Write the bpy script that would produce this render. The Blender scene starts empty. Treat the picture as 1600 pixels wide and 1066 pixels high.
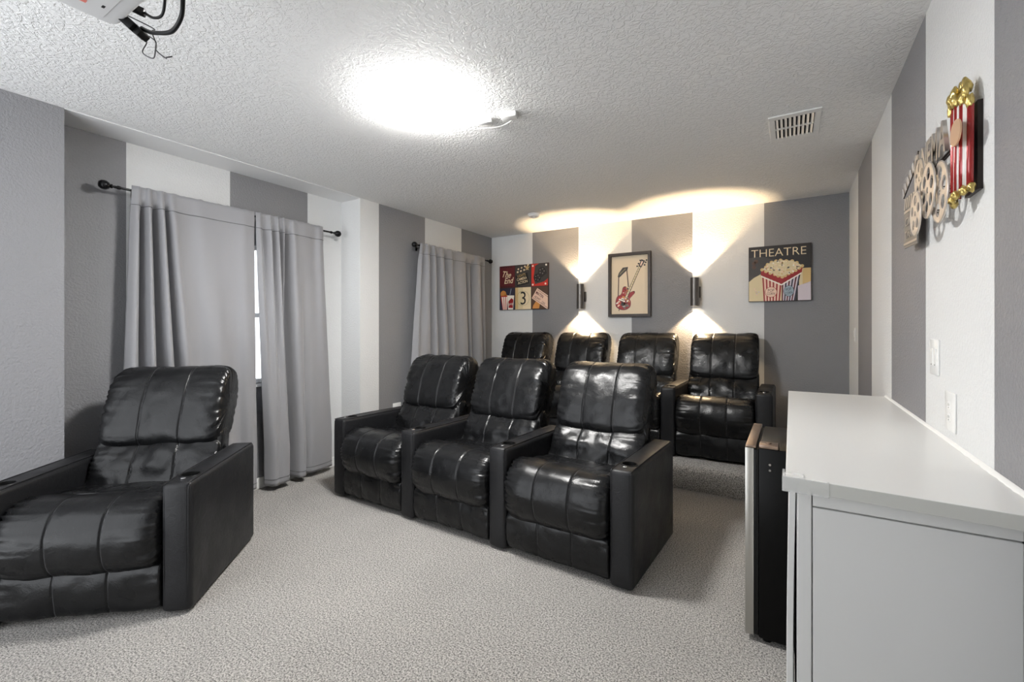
import bpy, bmesh, math, random
from mathutils import Vector, Matrix, noise
C = bpy.context.scene.collection
R = math.radians
PI = math.pi
# ------------------------------------------------------------------ camera, world, exposure
CAMZ = 1.4
cam = bpy.data.cameras.new('camera'); camo = bpy.data.objects.new('camera', cam); C.objects.link(camo)
camo.location = (0, 0, CAMZ); camo.rotation_euler = (R(90), 0, R(31.7))
cam.sensor_width = 36; cam.lens = 705/1600*36; cam.shift_y = -19/1600
cam.clip_start = .02
bpy.context.scene.camera = camo
sc = bpy.context.scene
sc.view_settings.view_transform = 'Standard'; sc.view_settings.look = 'None'
sc.view_settings.exposure = 0.89; sc.view_settings.gamma = 1; sc.view_settings.use_curve_mapping = False
WORLD_LOW, WORLD_HIGH = 2.5, 1.7
w = bpy.data.worlds.new('world'); sc.world = w; w.use_nodes = True
w.node_tree.nodes['Background'].inputs[0].default_value = (.93, .96, 1, 1)
_n = w.node_tree.nodes; _l = w.node_tree.links      # added world fill through the open end: lower half brightened to lift the ceiling
_tc = _n.new('ShaderNodeTexCoord'); _sx = _n.new('ShaderNodeSeparateXYZ'); _mr = _n.new('ShaderNodeMapRange')
_l.new(_tc.outputs['Generated'], _sx.inputs[0]); _l.new(_sx.outputs['Z'], _mr.inputs[0])
_mr.inputs[1].default_value = -.15; _mr.inputs[2].default_value = .15; _mr.inputs[3].default_value = WORLD_LOW; _mr.inputs[4].default_value = WORLD_HIGH
_l.new(_mr.outputs[0], _n['Background'].inputs[1])
LAMP = 128.0       # ceiling lamp glass strength
SPOT = 50.0       # wall sconce watts per direction

# ------------------------------------------------------------------ materials
def lin(c):
    return tuple(((v/255+.055)/1.055)**2.4 if v/255 > .04045 else v/255/12.92 for v in c)
def mat(name, col, rough=.5, metal=0, emit=None, es=1, spec=.5, coat=0, alpha=1, trans=0):
    m = bpy.data.materials.new(name); m.use_nodes = True
    b = m.node_tree.nodes['Principled BSDF']
    c = lin(col) if max(col) > 1 else col
    b.inputs['Base Color'].default_value = (*c, 1)
    b.inputs['Roughness'].default_value = rough; b.inputs['Metallic'].default_value = metal
    b.inputs['Specular IOR Level'].default_value = spec
    b.inputs['Coat Weight'].default_value = coat
    b.inputs['Transmission Weight'].default_value = trans
    b.inputs['Alpha'].default_value = alpha
    if emit:
        b.inputs['Emission Color'].default_value = (*emit, 1); b.inputs['Emission Strength'].default_value = es
    return m
def N(m, t, **kw):
    n = m.node_tree.nodes.new(t)
    for k, v in kw.items():
        if k in n.inputs: n.inputs[k].default_value = v
        else: setattr(n, k, v)
    return n
def L(m, a, b): m.node_tree.links.new(a, b)
def coords(m, scale=1, sc3=None):
    tc = N(m, 'ShaderNodeTexCoord'); mp = N(m, 'ShaderNodeMapping')
    mp.inputs['Scale'].default_value = sc3 or (scale,)*3
    L(m, tc.outputs['Object'], mp.inputs['Vector']); return mp.outputs[0]
def bump(m, h, strength, dist):
    b = N(m, 'ShaderNodeBump'); b.inputs['Strength'].default_value = strength; b.inputs['Distance'].default_value = dist
    L(m, h, b.inputs['Height']); L(m, b.outputs[0], m.node_tree.nodes['Principled BSDF'].inputs['Normal']); return b
def ramp(m, f, p0, p1, c0=(0,0,0,1), c1=(1,1,1,1)):
    r = N(m, 'ShaderNodeValToRGB'); e = r.color_ramp.elements
    e[0].position = p0; e[1].position = p1; e[0].color = c0; e[1].color = c1
    L(m, f, r.inputs[0]); return r.outputs[0]
def noise_t(m, v, s, d=2, rough=.5, dist=0):
    n = N(m, 'ShaderNodeTexNoise'); n.inputs['Scale'].default_value = s; n.inputs['Detail'].default_value = d
    n.inputs['Roughness'].default_value = rough; n.inputs['Distortion'].default_value = dist
    L(m, v, n.inputs['Vector']); return n.outputs['Fac']
def paint(name, col, bs=.5, rough=.6):
    m = mat(name, col, rough, spec=.35); v = coords(m)
    n = noise_t(m, v, 75, 3, .6); r = ramp(m, n, .38, .62)
    bump(m, r, bs, .0032); return m
PL = paint('light_grey_paint', (217, 218, 218)); PD = paint('dark_grey_paint', (132, 132, 135), .55, .5)
def ceiling_mat():
    m = mat('knockdown_ceiling', (234, 234, 233), .75, spec=.2); v = coords(m)
    n = noise_t(m, v, 34, 3, .55, 1.2); r = ramp(m, n, .42, .56)
    n2 = noise_t(m, v, 95, 2, .5); mx = N(m, 'ShaderNodeMath', operation='MULTIPLY_ADD')
    L(m, n2, mx.inputs[0]); mx.inputs[1].default_value = .5; L(m, r, mx.inputs[2])
    bump(m, mx.outputs[0], .7, .0045); return m
CEIL = ceiling_mat()
SOFFIT = mat('smooth_white_paint', (228, 228, 228), .5)
def carpet_mat():
    m = mat('beige_carpet', (160, 150, 140), .95, spec=.1); v = coords(m)
    n = noise_t(m, v, 130, 3, .7); n2 = noise_t(m, v, 2.2, 3, .6)
    n3 = noise_t(m, v, 310, 2, .6)
    a = N(m, 'ShaderNodeMath', operation='MULTIPLY_ADD'); L(m, n3, a.inputs[0]); a.inputs[1].default_value = .55; L(m, n, a.inputs[2])
    col = ramp(m, a.outputs[0], .66, .88, (.05, .044, .038, 1), (.62, .59, .55, 1))
    mix = N(m, 'ShaderNodeMix', data_type='RGBA', blend_type='MULTIPLY'); mix.inputs[0].default_value = .5
    big = ramp(m, n2, .35, .65, (.78, .78, .78, 1), (1, 1, 1, 1))
    L(m, col, mix.inputs[6]); L(m, big, mix.inputs[7])
    b = m.node_tree.nodes['Principled BSDF']; L(m, mix.outputs[2], b.inputs['Base Color'])
    b.inputs['Sheen Weight'].default_value = .25; b.inputs['Sheen Roughness'].default_value = .6
    bump(m, a.outputs[0], 1.0, .010); return m
CARPET = carpet_mat()
def leather_mat(name, col, r0, r1):
    m = mat(name, col, .35, spec=.34); v = coords(m)
    vo = N(m, 'ShaderNodeTexVoronoi'); vo.inputs['Scale'].default_value = 260; L(m, v, vo.inputs['Vector'])
    n = noise_t(m, v, 22, 5, .65, .8); n2 = noise_t(m, v, 6, 3)
    a = N(m, 'ShaderNodeMath', operation='MULTIPLY_ADD'); L(m, vo.outputs['Distance'], a.inputs[0]); a.inputs[1].default_value = .10; L(m, n, a.inputs[2])
    b = m.node_tree.nodes['Principled BSDF']
    mr = N(m, 'ShaderNodeMapRange'); L(m, n2, mr.inputs[0]); mr.inputs[1].default_value = .3; mr.inputs[2].default_value = .7
    mr.inputs[3].default_value = r0; mr.inputs[4].default_value = r1; L(m, mr.outputs[0], b.inputs['Roughness'])
    bump(m, a.outputs[0], .35, .006); return m
LEATHER = leather_mat('black_leather', (.006, .0062, .0068), .22, .36)
VINYL = leather_mat('black_vinyl_side', (.009, .0092, .0105), .38, .52)
THREAD = mat('grey_thread', (.10, .10, .105), .5)
BLACKP = mat('black_plastic', (.006, .006, .006), .35, spec=.2)
DARKIN = mat('dark_interior', (.004, .004, .004), .8)
CHROME = mat('chrome', (.8, .8, .8), .12, 1)
def fabric_mat():
    m = mat('grey_curtain_fabric', (144, 144, 147), .7, spec=.25); v = coords(m)
    n = noise_t(m, v, 420, 2); bump(m, n, .15, .001)
    b = m.node_tree.nodes['Principled BSDF']; b.inputs['Sheen Weight'].default_value = .3; return m
FAB = fabric_mat()
FABSEAM = mat('dark_grey_hem_thread', (95, 95, 98), .8)
RODM = mat('black_metal_rod', (.012, .012, .013), .22, .6)
WHITE = mat('white_laminate', (218, 218, 216), .32, spec=.5)
WHITEP = mat('white_plastic', (232, 232, 230), .3)
WEDGE = mat('grey_white_edge_band', (196, 196, 190), .35)
TRIMW = mat('white_trim_paint', (235, 235, 233), .4)
def glass_mat():
    m = mat('clear_tape', (.93, .93, .92), .12, alpha=.28, spec=.6); v = coords(m); bump(m, noise_t(m, v, 120, 2), .5, .003); return m
TAPE = glass_mat()
STEEL = mat('brushed_steel', (.46, .45, .42), .33, .9)
BRONZE = mat('bronze_tinted_steel_top', (.30, .22, .17), .3, .8)
FRB = mat('black_fridge_side', (.003, .003, .003), .3, spec=.12)
SCM = mat('brushed_gunmetal', (.16, .15, .14), .35, .85)

# ------------------------------------------------------------------ mesh helpers
def obj(name, bm, mats, parent=None, smooth=False, loc=None, rot=None):
    me = bpy.data.meshes.new(name); bm.normal_update(); bm.to_mesh(me); bm.free()
    for m in (mats if isinstance(mats, (list, tuple)) else [mats]): me.materials.append(m)
    if smooth:
        for p in me.polygons: p.use_smooth = True
        if smooth != 'all':
            try: me.set_sharp_from_angle(angle=R(smooth if smooth is not True else 38))
            except Exception: pass
    o = bpy.data.objects.new(name, me); C.objects.link(o)
    if parent: o.parent = parent
    if loc: o.location = loc
    if rot: o.rotation_euler = rot
    return o
def thing(name, label, cat, loc=(0, 0, 0), rz=0, group=None):
    o = bpy.data.objects.new(name, None); C.objects.link(o); o.location = loc; o.rotation_euler = (0, 0, rz)
    o.empty_display_size = .1
    return tag(o, label, cat, group)
def tag(o, label, cat, group=None):
    o['label'] = label; o['category'] = cat
    if group: o['group'] = group
    return o
def struct(o): o['kind'] = 'structure'; return o
def box(bm, x0, x1, y0, y1, z0, z1, mi=0, bev=0, seg=2, M=None):
    t = bmesh.new()
    vs = [t.verts.new((x, y, z)) for x in (x0, x1) for y in (y0, y1) for z in (z0, z1)]
    for f in ((0,1,3,2),(4,6,7,5),(0,4,5,1),(2,3,7,6),(0,2,6,4),(1,5,7,3)): t.faces.new([vs[i] for i in f])
    if bev: bmesh.ops.bevel(t, geom=list(t.edges), offset=bev, segments=seg, profile=.5, affect='EDGES')
    merge(bm, t, mi, M)
def merge(bm, t, mi=0, M=None):
    mp = {}
    for v in t.verts: mp[v] = bm.verts.new(M @ v.co if M else v.co)
    for f in t.faces:
        try: nf = bm.faces.new([mp[v] for v in f.verts]); nf.material_index = mi if mi is not None else f.material_index; nf.smooth = f.smooth
        except ValueError: pass
    t.free()
def lathe(bm, prof, n=24, mi=0, M=None):
    """prof: (r, z) list turned about z"""
    t = bmesh.new(); rings = []
    for r, z in prof:
        rings.append([t.verts.new((r*math.cos(2*PI*i/n), r*math.sin(2*PI*i/n), z)) for i in range(n)] if r > 1e-6 else [t.verts.new((0, 0, z))])
    for a, b in zip(rings, rings[1:]):
        for i in range(n):
            j = (i+1) % n
            if len(a) == 1 and len(b) == 1: continue
            if len(a) == 1: t.faces.new((a[0], b[j], b[i]))
            elif len(b) == 1: t.faces.new((a[i], a[j], b[0]))
            else: t.faces.new((a[i], a[j], b[j], b[i]))
    bmesh.ops.recalc_face_normals(t, faces=t.faces); merge(bm, t, mi, M)
def cyl(bm, r, z0, z1, n=24, mi=0, M=None, bev=0):
    p = [(0, z0), (r-bev, z0), (r, z0+bev), (r, z1-bev), (r-bev, z1), (0, z1)] if bev else [(0, z0), (r, z0), (r, z1), (0, z1)]
    lathe(bm, p, n, mi, M)
def catmull(P, n, closed=False):
    P = [Vector(p) for p in P]; out = []; m = len(P); segs = m if closed else m-1
    for i in range(segs):
        g = (lambda k: P[k % m]) if closed else (lambda k: P[max(0, min(m-1, k))])
        a, b, c, d = g(i-1), g(i), g(i+1), g(i+2)
        for k in range(n):
            t = k/n; out.append(.5*((2*b)+(c-a)*t+(2*a-5*b+4*c-d)*t*t+(3*b-a-3*c+d)*t**3))
    if not closed: out.append(P[-1].copy())
    return out
def tube(bm, pts, r, n=8, mi=0, closed=False):
    pts = [Vector(p) for p in pts]; rings = []; m = len(pts); up = None
    for i, p in enumerate(pts):
        if closed: d = (pts[(i+1) % m]-pts[i-1])
        else: d = pts[min(i+1, m-1)]-pts[max(i-1, 0)]
        d.normalize()
        if up is None: up = d.orthogonal().normalized()
        up = (up-d*up.dot(d)); up = up.normalized() if up.length > 1e-5 else d.orthogonal().normalized()
        s = d.cross(up); rr = r[i] if isinstance(r, list) else r
        rings.append([bm.verts.new(p+up*rr*math.cos(2*PI*k/n)+s*rr*math.sin(2*PI*k/n)) for k in range(n)])
    for i in range(m if closed else m-1):
        a, b = rings[i], rings[(i+1) % m]
        for k in range(n):
            f = bm.faces.new((a[k], a[(k+1) % n], b[(k+1) % n], b[k])); f.material_index = mi; f.smooth = True
    if not closed:
        for rg in (rings[0][::-1], rings[-1]):
            f = bm.faces.new(rg); f.material_index = mi
def prism(bm, poly, z0, z1, mi=0, M=None, holes=None):
    """extruded polygon in the local xy plane; holes are bridged by triangle fill"""
    t = bmesh.new(); loops = [poly]+(holes or [])
    E = []
    for lp in loops:
        vs = [t.verts.new((x, y, z1)) for x, y in lp]
        E += [t.edges.new((vs[i], vs[(i+1) % len(vs)])) for i in range(len(vs))]
    if holes: bmesh.ops.triangle_fill(t, use_beauty=True, use_dissolve=False, edges=E)
    else: t.faces.new(list(t.verts))
    r = bmesh.ops.extrude_face_region(t, geom=list(t.faces))
    for v in [g for g in r['geom'] if isinstance(g, bmesh.types.BMVert)]: v.co.z = z0
    bmesh.ops.recalc_face_normals(t, faces=t.faces); merge(bm, t, mi, M)
def circ(cx, cy, r, n=24, ry=None, a0=0): return [(cx+r*math.cos(a0+2*PI*i/n), cy+(ry or r)*math.sin(a0+2*PI*i/n)) for i in range(n)]
def rot2(P, a, cx=0, cy=0):
    s, c = math.sin(a), math.cos(a); return [(cx+(x-cx)*c-(y-cy)*s, cy+(x-cx)*s+(y-cy)*c) for x, y in P]
_tmp = 0
def text(bm, s, x, y, h, z0, z1, mi=0, M=None, a=0, shear=0, sx=1, bold=0, align='LEFT'):
    cu = bpy.data.curves.new('t', 'FONT'); cu.body = s; cu.extrude = (z1-z0)/2; cu.shear = shear; cu.align_x = align
    cu.offset = bold; cu.resolution_u = 3
    o = bpy.data.objects.new('t', cu); C.objects.link(o); bpy.context.view_layer.update()
    me = bpy.data.meshes.new_from_object(o); bpy.data.objects.remove(o); bpy.data.curves.remove(cu)
    t = bmesh.new(); t.from_mesh(me); bpy.data.meshes.remove(me)
    T = Matrix.Translation((x, y, (z0+z1)/2)) @ Matrix.Rotation(a, 4, 'Z') @ Matrix.Diagonal((h/.70*sx, h/.70, 1, 1))
    merge(bm, t, mi, (M @ T) if M else T)
def frame_matrix(origin, xax, yax):
    x = Vector(xax); y = Vector(yax); z = x.cross(y)
    return Matrix(((x.x, y.x, z.x, origin[0]), (x.y, y.y, z.y, origin[1]), (x.z, y.z, z.z, origin[2]), (0, 0, 0, 1)))

# ------------------------------------------------------------------ room shell
XR, XL, XA, YB, H = .48, -3.68, -3.97, 5.4, 2.715
A0, A1 = .885, 3.055
Y0 = -.9
PZ, PY = .205, 4.13
bm = bmesh.new(); box(bm, XA-.1, XR+.1, Y0, YB+.1, -.1, 0); struct(obj('floor', bm, CARPET))
bm = bmesh.new(); t = bmesh.new()
box(t, XL, XR, PY, YB, -.02, PZ); es = [e for e in t.edges if all(abs(v.co.z-PZ) < 1e-5 and abs(v.co.y-PY) < 1e-5 for v in e.verts)]
bmesh.ops.bevel(t, geom=es, offset=.045, segments=6, profile=.5, affect='EDGES'); merge(bm, t)
struct(obj('floor_platform', bm, CARPET, smooth=50))
bm = bmesh.new(); box(bm, XL, XR+.1, Y0, YB+.1, H, H+.1); struct(obj('ceiling', bm, CEIL))
bm = bmesh.new(); box(bm, XA-.1, XL, A0, A1, H-.004, H+.1); struct(obj('ceiling_alcove', bm, SOFFIT))
# walls in vertical stripes
def stripes(bm, axis, c0, c1, marks, first, z0=0, z1=H):
    mi = first
    for a, b in zip(marks, marks[1:]):
        if axis == 'x': box(bm, a, b, c0, c1, z0, z1, mi)
        else: box(bm, c0, c1, a, b, z0, z1, mi)
        mi = 1-mi
bm = bmesh.new(); stripes(bm, 'x', YB, YB+.1, [XL-.1, -3.006, -2.327, -1.635, -.942, -.236, XR+.1], 0)
struct(obj('wall_back', bm, [PL, PD]))
bm = bmesh.new(); stripes(bm, 'y', XR, XR+.1, [Y0, .33, 1.02, 1.765, 2.51, 3.26, 3.985, 4.72, YB], 1)
struct(obj('wall_right', bm, [PL, PD]))
bm = bmesh.new(); stripes(bm, 'y', XL-.1, XL, [Y0, A0], 1); box(bm, XA-.1, XL-.1, A0-.1, A0, 0, H, 1)
struct(obj('wall_left', bm, [PL, PD]))
bm = bmesh.new(); stripes(bm, 'y', XL-.1, XL, [A1, 3.297, 3.999, 4.694, YB], 0); box(bm, XA-.1, XL-.1, A1, A1+.1, 0, H, 0)
struct(obj('wall_left_pier', bm, [PL, PD]))
bm = bmesh.new(); box(bm, -1.3, XR+.1, Y0-.1, Y0, 0, H, 0); struct(obj('wall_front_light_block', bm, PL))  # unseen partial wall behind the camera, added to block fill on the cabinet
# alcove wall with a window opening
WY0, WY1, WZ0, WZ1 = 1.50, 2.50, .92, 2.13
bm = bmesh.new(); mk = [A0, 1.272, 1.962, 2.670, A1]
stripes(bm, 'y', XA-.1, XA, [A0, 1.272, WY0], 1)
stripes(bm, 'y', XA-.1, XA, [WY1, 2.670, A1], 1)
for z0, z1 in ((0, WZ0), (WZ1, H)): stripes(bm, 'y', XA-.1, XA, [WY0, 1.962, WY1], 0, z0, z1)
struct(obj('wall_alcove', bm, [PL, PD]))
wn = bpy.data.objects.new('window_1', None); C.objects.link(wn); wn.location = (XA-.05, 2, WZ0); struct(wn)
bm = bmesh.new(); wl = Matrix.Translation((XA-.05, 2, WZ0)).inverted()
for a, b, c, d in ((WY0, WY0+.04, WZ0, WZ1), (WY1-.04, WY1, WZ0, WZ1), (WY0, WY1, WZ0, WZ0+.04), (WY0, WY1, WZ1-.04, WZ1), (WY0, WY1, 1.50, 1.54)):
    box(bm, XA-.08, XA-.03, a, b, c, d, M=wl)
obj('window_frame', bm, WHITEP, wn)
bm = bmesh.new(); box(bm, XA-.06, XA-.055, WY0+.04, WY1-.04, WZ0+.04, WZ1-.04, M=wl)
gm = mat('window_glass', (.95, .97, 1), .02, trans=1); obj('pane', bm, gm, wn)
bm = bmesh.new(); box(bm, XA-.03, XA+.03, WY0-.03, WY1+.03, WZ0-.025, WZ0, M=wl); obj('window_sill', bm, WHITEP, wn)
# baseboards
def base(name, x0, x1, y0, y1, z0=0):
    bm = bmesh.new(); box(bm, x0, x1, y0, y1, z0, z0+.095, bev=.004); struct(obj(name, bm, TRIMW))
base('baseboard_left', XL, XL+.014, Y0, A0)
base('baseboard_alcove', XA, XA+.014, A0, A1)
base('baseboard_pier', XL, XL+.014, A1-.014, PY)
base('baseboard_return', XA+.014, XL+.014, A1-.014, A1)
base('baseboard_back', XL, XR, YB-.014, YB, PZ)
base('baseboard_right', XR-.014, XR, 3.44, PY)
# ------------------------------------------------------------------ recliners
def cushion(bm, prof, hw, seed, seams=(), nx=66, nsub=7, s0=.55, e=5, pleat=.010, plw=.07, pk=17, wr=.004, stitch=True, cross=None, thr=(0, 1)):
    P = catmull([(y, z, 0) for y, z in prof], nsub, True); M_ = len(P)
    cy = sum(p.x for p in P)/M_; cz = sum(p.y for p in P)/M_
    nr = []
    for i in range(M_):
        d = (P[(i+1) % M_]-P[i-1]).normalized(); nr.append((d.y, -d.x))
    area = sum(P[i].x*P[(i+1) % M_].y-P[(i+1) % M_].x*P[i].y for i in range(M_))
    sg = 1 if area > 0 else -1
    nr = [(a*sg, b*sg) for a, b in nr]
    us = [math.sin(PI/2*max(-1, min(1, (2*i/nx-1)*1.0)))*.45+(2*i/nx-1)*.55 for i in range(nx+1)]
    us = sorted(us+[(xs+q)/hw for xs in seams for q in (-.008, -.004, 0, .004, .008)])
    rings = []
    for u in us:
        x = hw*u; s = s0+(1-s0)*max(0, 1-abs(u)**e)**(1/2.2); ring = []
        end = hw-abs(x)
        for i, p in enumerate(P):
            t = i/M_*pk
            nz = noise.noise(Vector((t*.9+seed*3.1, seed*1.7+(5 if u > 0 else 0), abs(x)*2.5)))
            ph = math.sin(2*PI*t+2.2*nz)
            d = pleat*math.exp(-end/plw)*(abs(ph)*1.6-.9+nz*.6)
            d += wr*noise.noise(Vector((x*7+seed*5, p.x*9, p.y*9+seed)))*1.6
            d += wr*.7*noise.noise(Vector((x*16+seed*2, p.x*22, p.y*14+seed*3)))
            for xs in seams: d -= .0045*math.exp(-((x-xs)/.0045)**2)
            if seams:
                k = min(abs(x-xs) for xs in seams); d += .003*min(1, k/.09)
            ring.append(bm.verts.new((x, cy+(p.x-cy)*s+nr[i][0]*d, cz+(p.y-cz)*s+nr[i][1]*d)))
        rings.append(ring)
    for a, b in zip(rings, rings[1:]):
        for i in range(M_):
            j = (i+1) % M_; f = bm.faces.new((a[i], a[j], b[j], b[i])); f.smooth = True
    for rg, sgn in ((rings[0], -1), (rings[-1], 1)):
        c = bm.verts.new((rg[0].co.x+sgn*.006, cy, cz))
        for i in range(M_):
            f = bm.faces.new((rg[i], rg[(i+1) % M_], c)); f.smooth = True
    if stitch:
        for xs in seams:
            i0, i1 = int(thr[0]*M_), int(thr[1]*M_)
            pts = []
            for i in range(i0, i1):
                p = P[i]
                d = -.0020+wr*noise.noise(Vector((xs*7+seed*5, p.x*9, p.y*9+seed)))*1.6+wr*.7*noise.noise(Vector((xs*16+seed*2, p.x*22, p.y*14+seed*3)))
                pts.append((xs+.0055, p.x+nr[i][0]*d, p.y+nr[i][1]*d))
            tube(bm, pts, .0011, 5, 1)
        if cross is not None:
            i = int(cross*M_); p = P[i]
            pts = [(hw*.93*k/20, p.x, p.y+.001) for k in range(-20, 21)]
            tube(bm, pts, .0016, 5, 1)
    bmesh.ops.recalc_face_normals(bm, faces=bm.faces)
SEAT = [(.60, .42), (.565, .485), (.42, .515), (.30, .532), (.245, .536), (.225, .545), (.15, .568), (.06, .566), (-.012, .525), (-.05, .45), (-.058, .37), (-.035, .28), (.02, .222), (.12, .205), (.40, .24), (.60, .32)]
LUMB = [(.50, .42), (.535, .50), (.565, .60), (.63, .69), (.70, .77), (.78, .76), (.79, .60), (.74, .42)]
HEAD = [(.73, .665), (.650, .675), (.618, .735), (.640, .86), (.685, .985), (.738, 1.08), (.800, 1.132), (.885, 1.148), (.960, 1.112), (.982, 1.02), (.945, .88), (.87, .735), (.80, .675)]
FOOT = [(.012, .245), (-.002, .20), (-.004, .12), (.006, .055), (.03, .03), (.09, .03), (.10, .12), (.09, .245), (.05, .25)]
AW, AD, AH = .135, .815, .642
def make_arm(bm_x, seed):
    """armrest mesh with a bored cup hole, outer corner piping; centred at x"""
    t = bmesh.new()
    box(t, -AW/2, AW/2, 0, AD, .012, AH, bev=.024, seg=5)
    bmesh.ops.triangulate(t, faces=[f for f in t.faces if len(f.verts) > 4])
    bmesh.ops.subdivide_edges(t, edges=[e for e in t.edges if e.calc_length() > .09], cuts=6, use_grid_fill=True)
    for v in t.verts:
        n = noise.noise(Vector((v.co.x*6+seed, v.co.y*5, v.co.z*6)))
        if abs(v.co.x) > AW/2-.001: v.co.x += (1 if v.co.x > 0 else -1)*(.003*n)
        v.co.z += .004*n if v.co.z > .6 else 0
        if v.co.z > .6: v.co.z += .006*(1-(2*v.co.x/AW)**2)
        if v.co.y < .02: v.co.y += .005*n-.008*(1-(2*v.co.x/AW)**2)
    me = bpy.data.meshes.new('armrest'); t.to_mesh(me); t.free()
    o = bpy.data.objects.new('armrest', me); C.objects.link(o)
    cb = bmesh.new(); cyl(cb, .043, .56, .75, 28, M=Matrix.Translation((0, .135, 0)))
    cme = bpy.data.meshes.new('c'); cb.to_mesh(cme); cb.free(); co = bpy.data.objects.new('c', cme); C.objects.link(co)
    md = o.modifiers.new('b', 'BOOLEAN'); md.operation = 'DIFFERENCE'; md.object = co; md.solver = 'EXACT'
    bpy.context.view_layer.update()
    dg = bpy.context.evaluated_depsgraph_get(); res = bpy.data.meshes.new_from_object(o.evaluated_get(dg))
    bpy.data.objects.remove(o); bpy.data.objects.remove(co)
    b = bmesh.new(); b.from_mesh(res); bpy.data.meshes.remove(res)
    for x in (-AW/2+.014, AW/2-.014):
        pts = [(x, .001, .03), (x, -.001, .3), (x, .0, .59), (x, .008, AH-.010), (x*1.0, .026, AH+.0010), (x, .3, AH+.0035), (x, AD-.02, AH+.001)]
        tube(b, catmull(pts, 4), .0028, 6, 0)
    res = bpy.data.meshes.new('armrest'); b.to_mesh(res); b.free(); res.materials.append(VINYL)
    for p in res.polygons: p.use_smooth = True
    try: res.set_sharp_from_angle(angle=R(40))
    except Exception: pass
    return res
ARMS = [make_arm(0, s) for s in (1.3, 7.7)]
def cup_mesh():
    b = bmesh.new()
    lathe(b, [(0, -.075), (.038, -.075), (.040, 0), (.0405, .003), (.047, .003), (.049, 0), (.0485, -.004), (.0425, -.004), (.0425, -.078), (0, -.078)], 32)
    me = bpy.data.meshes.new('cup_holder'); b.to_mesh(me); b.free(); me.materials.append(BLACKP)
    for p in me.polygons: p.use_smooth = True
    try: me.set_sharp_from_angle(angle=R(40))
    except Exception: pass
    return me
CUPM = cup_mesh()
def btn_mesh():
    b = bmesh.new(); lathe(b, [(0, .004), (.009, .004), (.012, .0015), (.012, -.002), (0, -.002)], 16)
    me = bpy.data.meshes.new('button'); b.to_mesh(me); b.free(); me.materials.append(CHROME); return me
BTNM = btn_mesh()
def recliner(label, group, loc, rz, seed, sides=(-1,), inner=.68):
    t = thing('recliner', label, 'recliner', loc, rz, group)
    hw = inner/2
    sx = inner/6
    b = bmesh.new(); cushion(b, SEAT, hw-.003, seed, (-sx, sx), e=9, s0=.74, pleat=.018, plw=.062, pk=34, wr=.0035, cross=5/16)
    obj('seat', b, [LEATHER, THREAD], t)
    b = bmesh.new(); cushion(b, LUMB, hw-.005, seed+1, (-sx, sx), e=9, s0=.75, pleat=.012, plw=.09, pk=14, wr=.010)
    obj('lumbar_cushion', b, [LEATHER, THREAD], t)
    b = bmesh.new(); cushion(b, HEAD, hw-.014, seed+2, (-sx, sx), e=9, s0=.72, pleat=.017, plw=.060, pk=26, wr=.0045)
    obj('backrest', b, [LEATHER, THREAD], t)
    b = bmesh.new(); cushion(b, FOOT, hw-.006, seed+3, (-sx, sx), nx=90, e=14, s0=.9, pleat=.003, plw=.05, pk=5, wr=.0045)
    obj('footrest', b, [LEATHER, THREAD], t)
    b = bmesh.new(); box(b, -hw+.01, hw-.01, .10, .74, .0, .32, bev=.01)
    obj('base', b, VINYL, t)
    b = bmesh.new(); M = Matrix.Translation((0, .745, .06)) @ Matrix.Rotation(R(-8), 4, 'X')
    box(b, -hw+.05, hw-.05, 0, .075, 0, .96, bev=.02, seg=3, M=M)
    obj('back_panel', b, VINYL, t)
    for k, s in enumerate(sides):
        a = bpy.data.objects.new('armrest', ARMS[k]); C.objects.link(a); a.parent = t; a.location = (s*(hw+AW/2), 0, 0)
        c = bpy.data.objects.new('cup_holder', CUPM); C.objects.link(c); c.parent = a; c.location = (0, .135, AH+.003)
        c = bpy.data.objects.new('button', BTNM); C.objects.link(c); c.parent = a; c.location = (.0, .062, AH+.006)
        c['label'] = 'small chrome button'
    return t
AF = math.atan2(-.101, 2.577)
fx, fy = math.cos(AF), math.sin(AF)
G1, G2 = 'front row of three black recliners', 'back row of four black recliners'
LBL = ['black leather recliner at the right end of the front row, both armrests showing',
       'middle black leather recliner of the front row of three',
       'black leather recliner at the left end of the front row, nearest the curtains']
for k in range(3):
    dd = .135+.34+k*.8155
    recliner(LBL[k], G1, (-.703-dd*fx, 2.349-dd*fy, 0), AF, 11+k*7, (-1, 1) if k == 0 else (-1,))
LBL = ['black leather recliner at the right end of the back row, right of the right sconce',
       'black leather recliner in the back row, second from the right, between the two sconces',
       'black leather recliner in the back row, second from the left, under the left sconce',
       'black leather recliner at the left end of the back row, under the six-panel movie canvas']
for k in range(4):
    recliner(LBL[k], G2, (-.1255-.135-.3275-k*.79, 4.365, PZ), 0, 41+k*5, (-1, 1) if k == 0 else (-1,), inner=.655)
al = math.atan2(.67, .742)
t = recliner('single black leather recliner standing alone at the left, angled toward the camera side', None,
         (-2.51-.742*.475, 1.061-.67*.475, 0), al, 77, (-1, 1))
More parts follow.
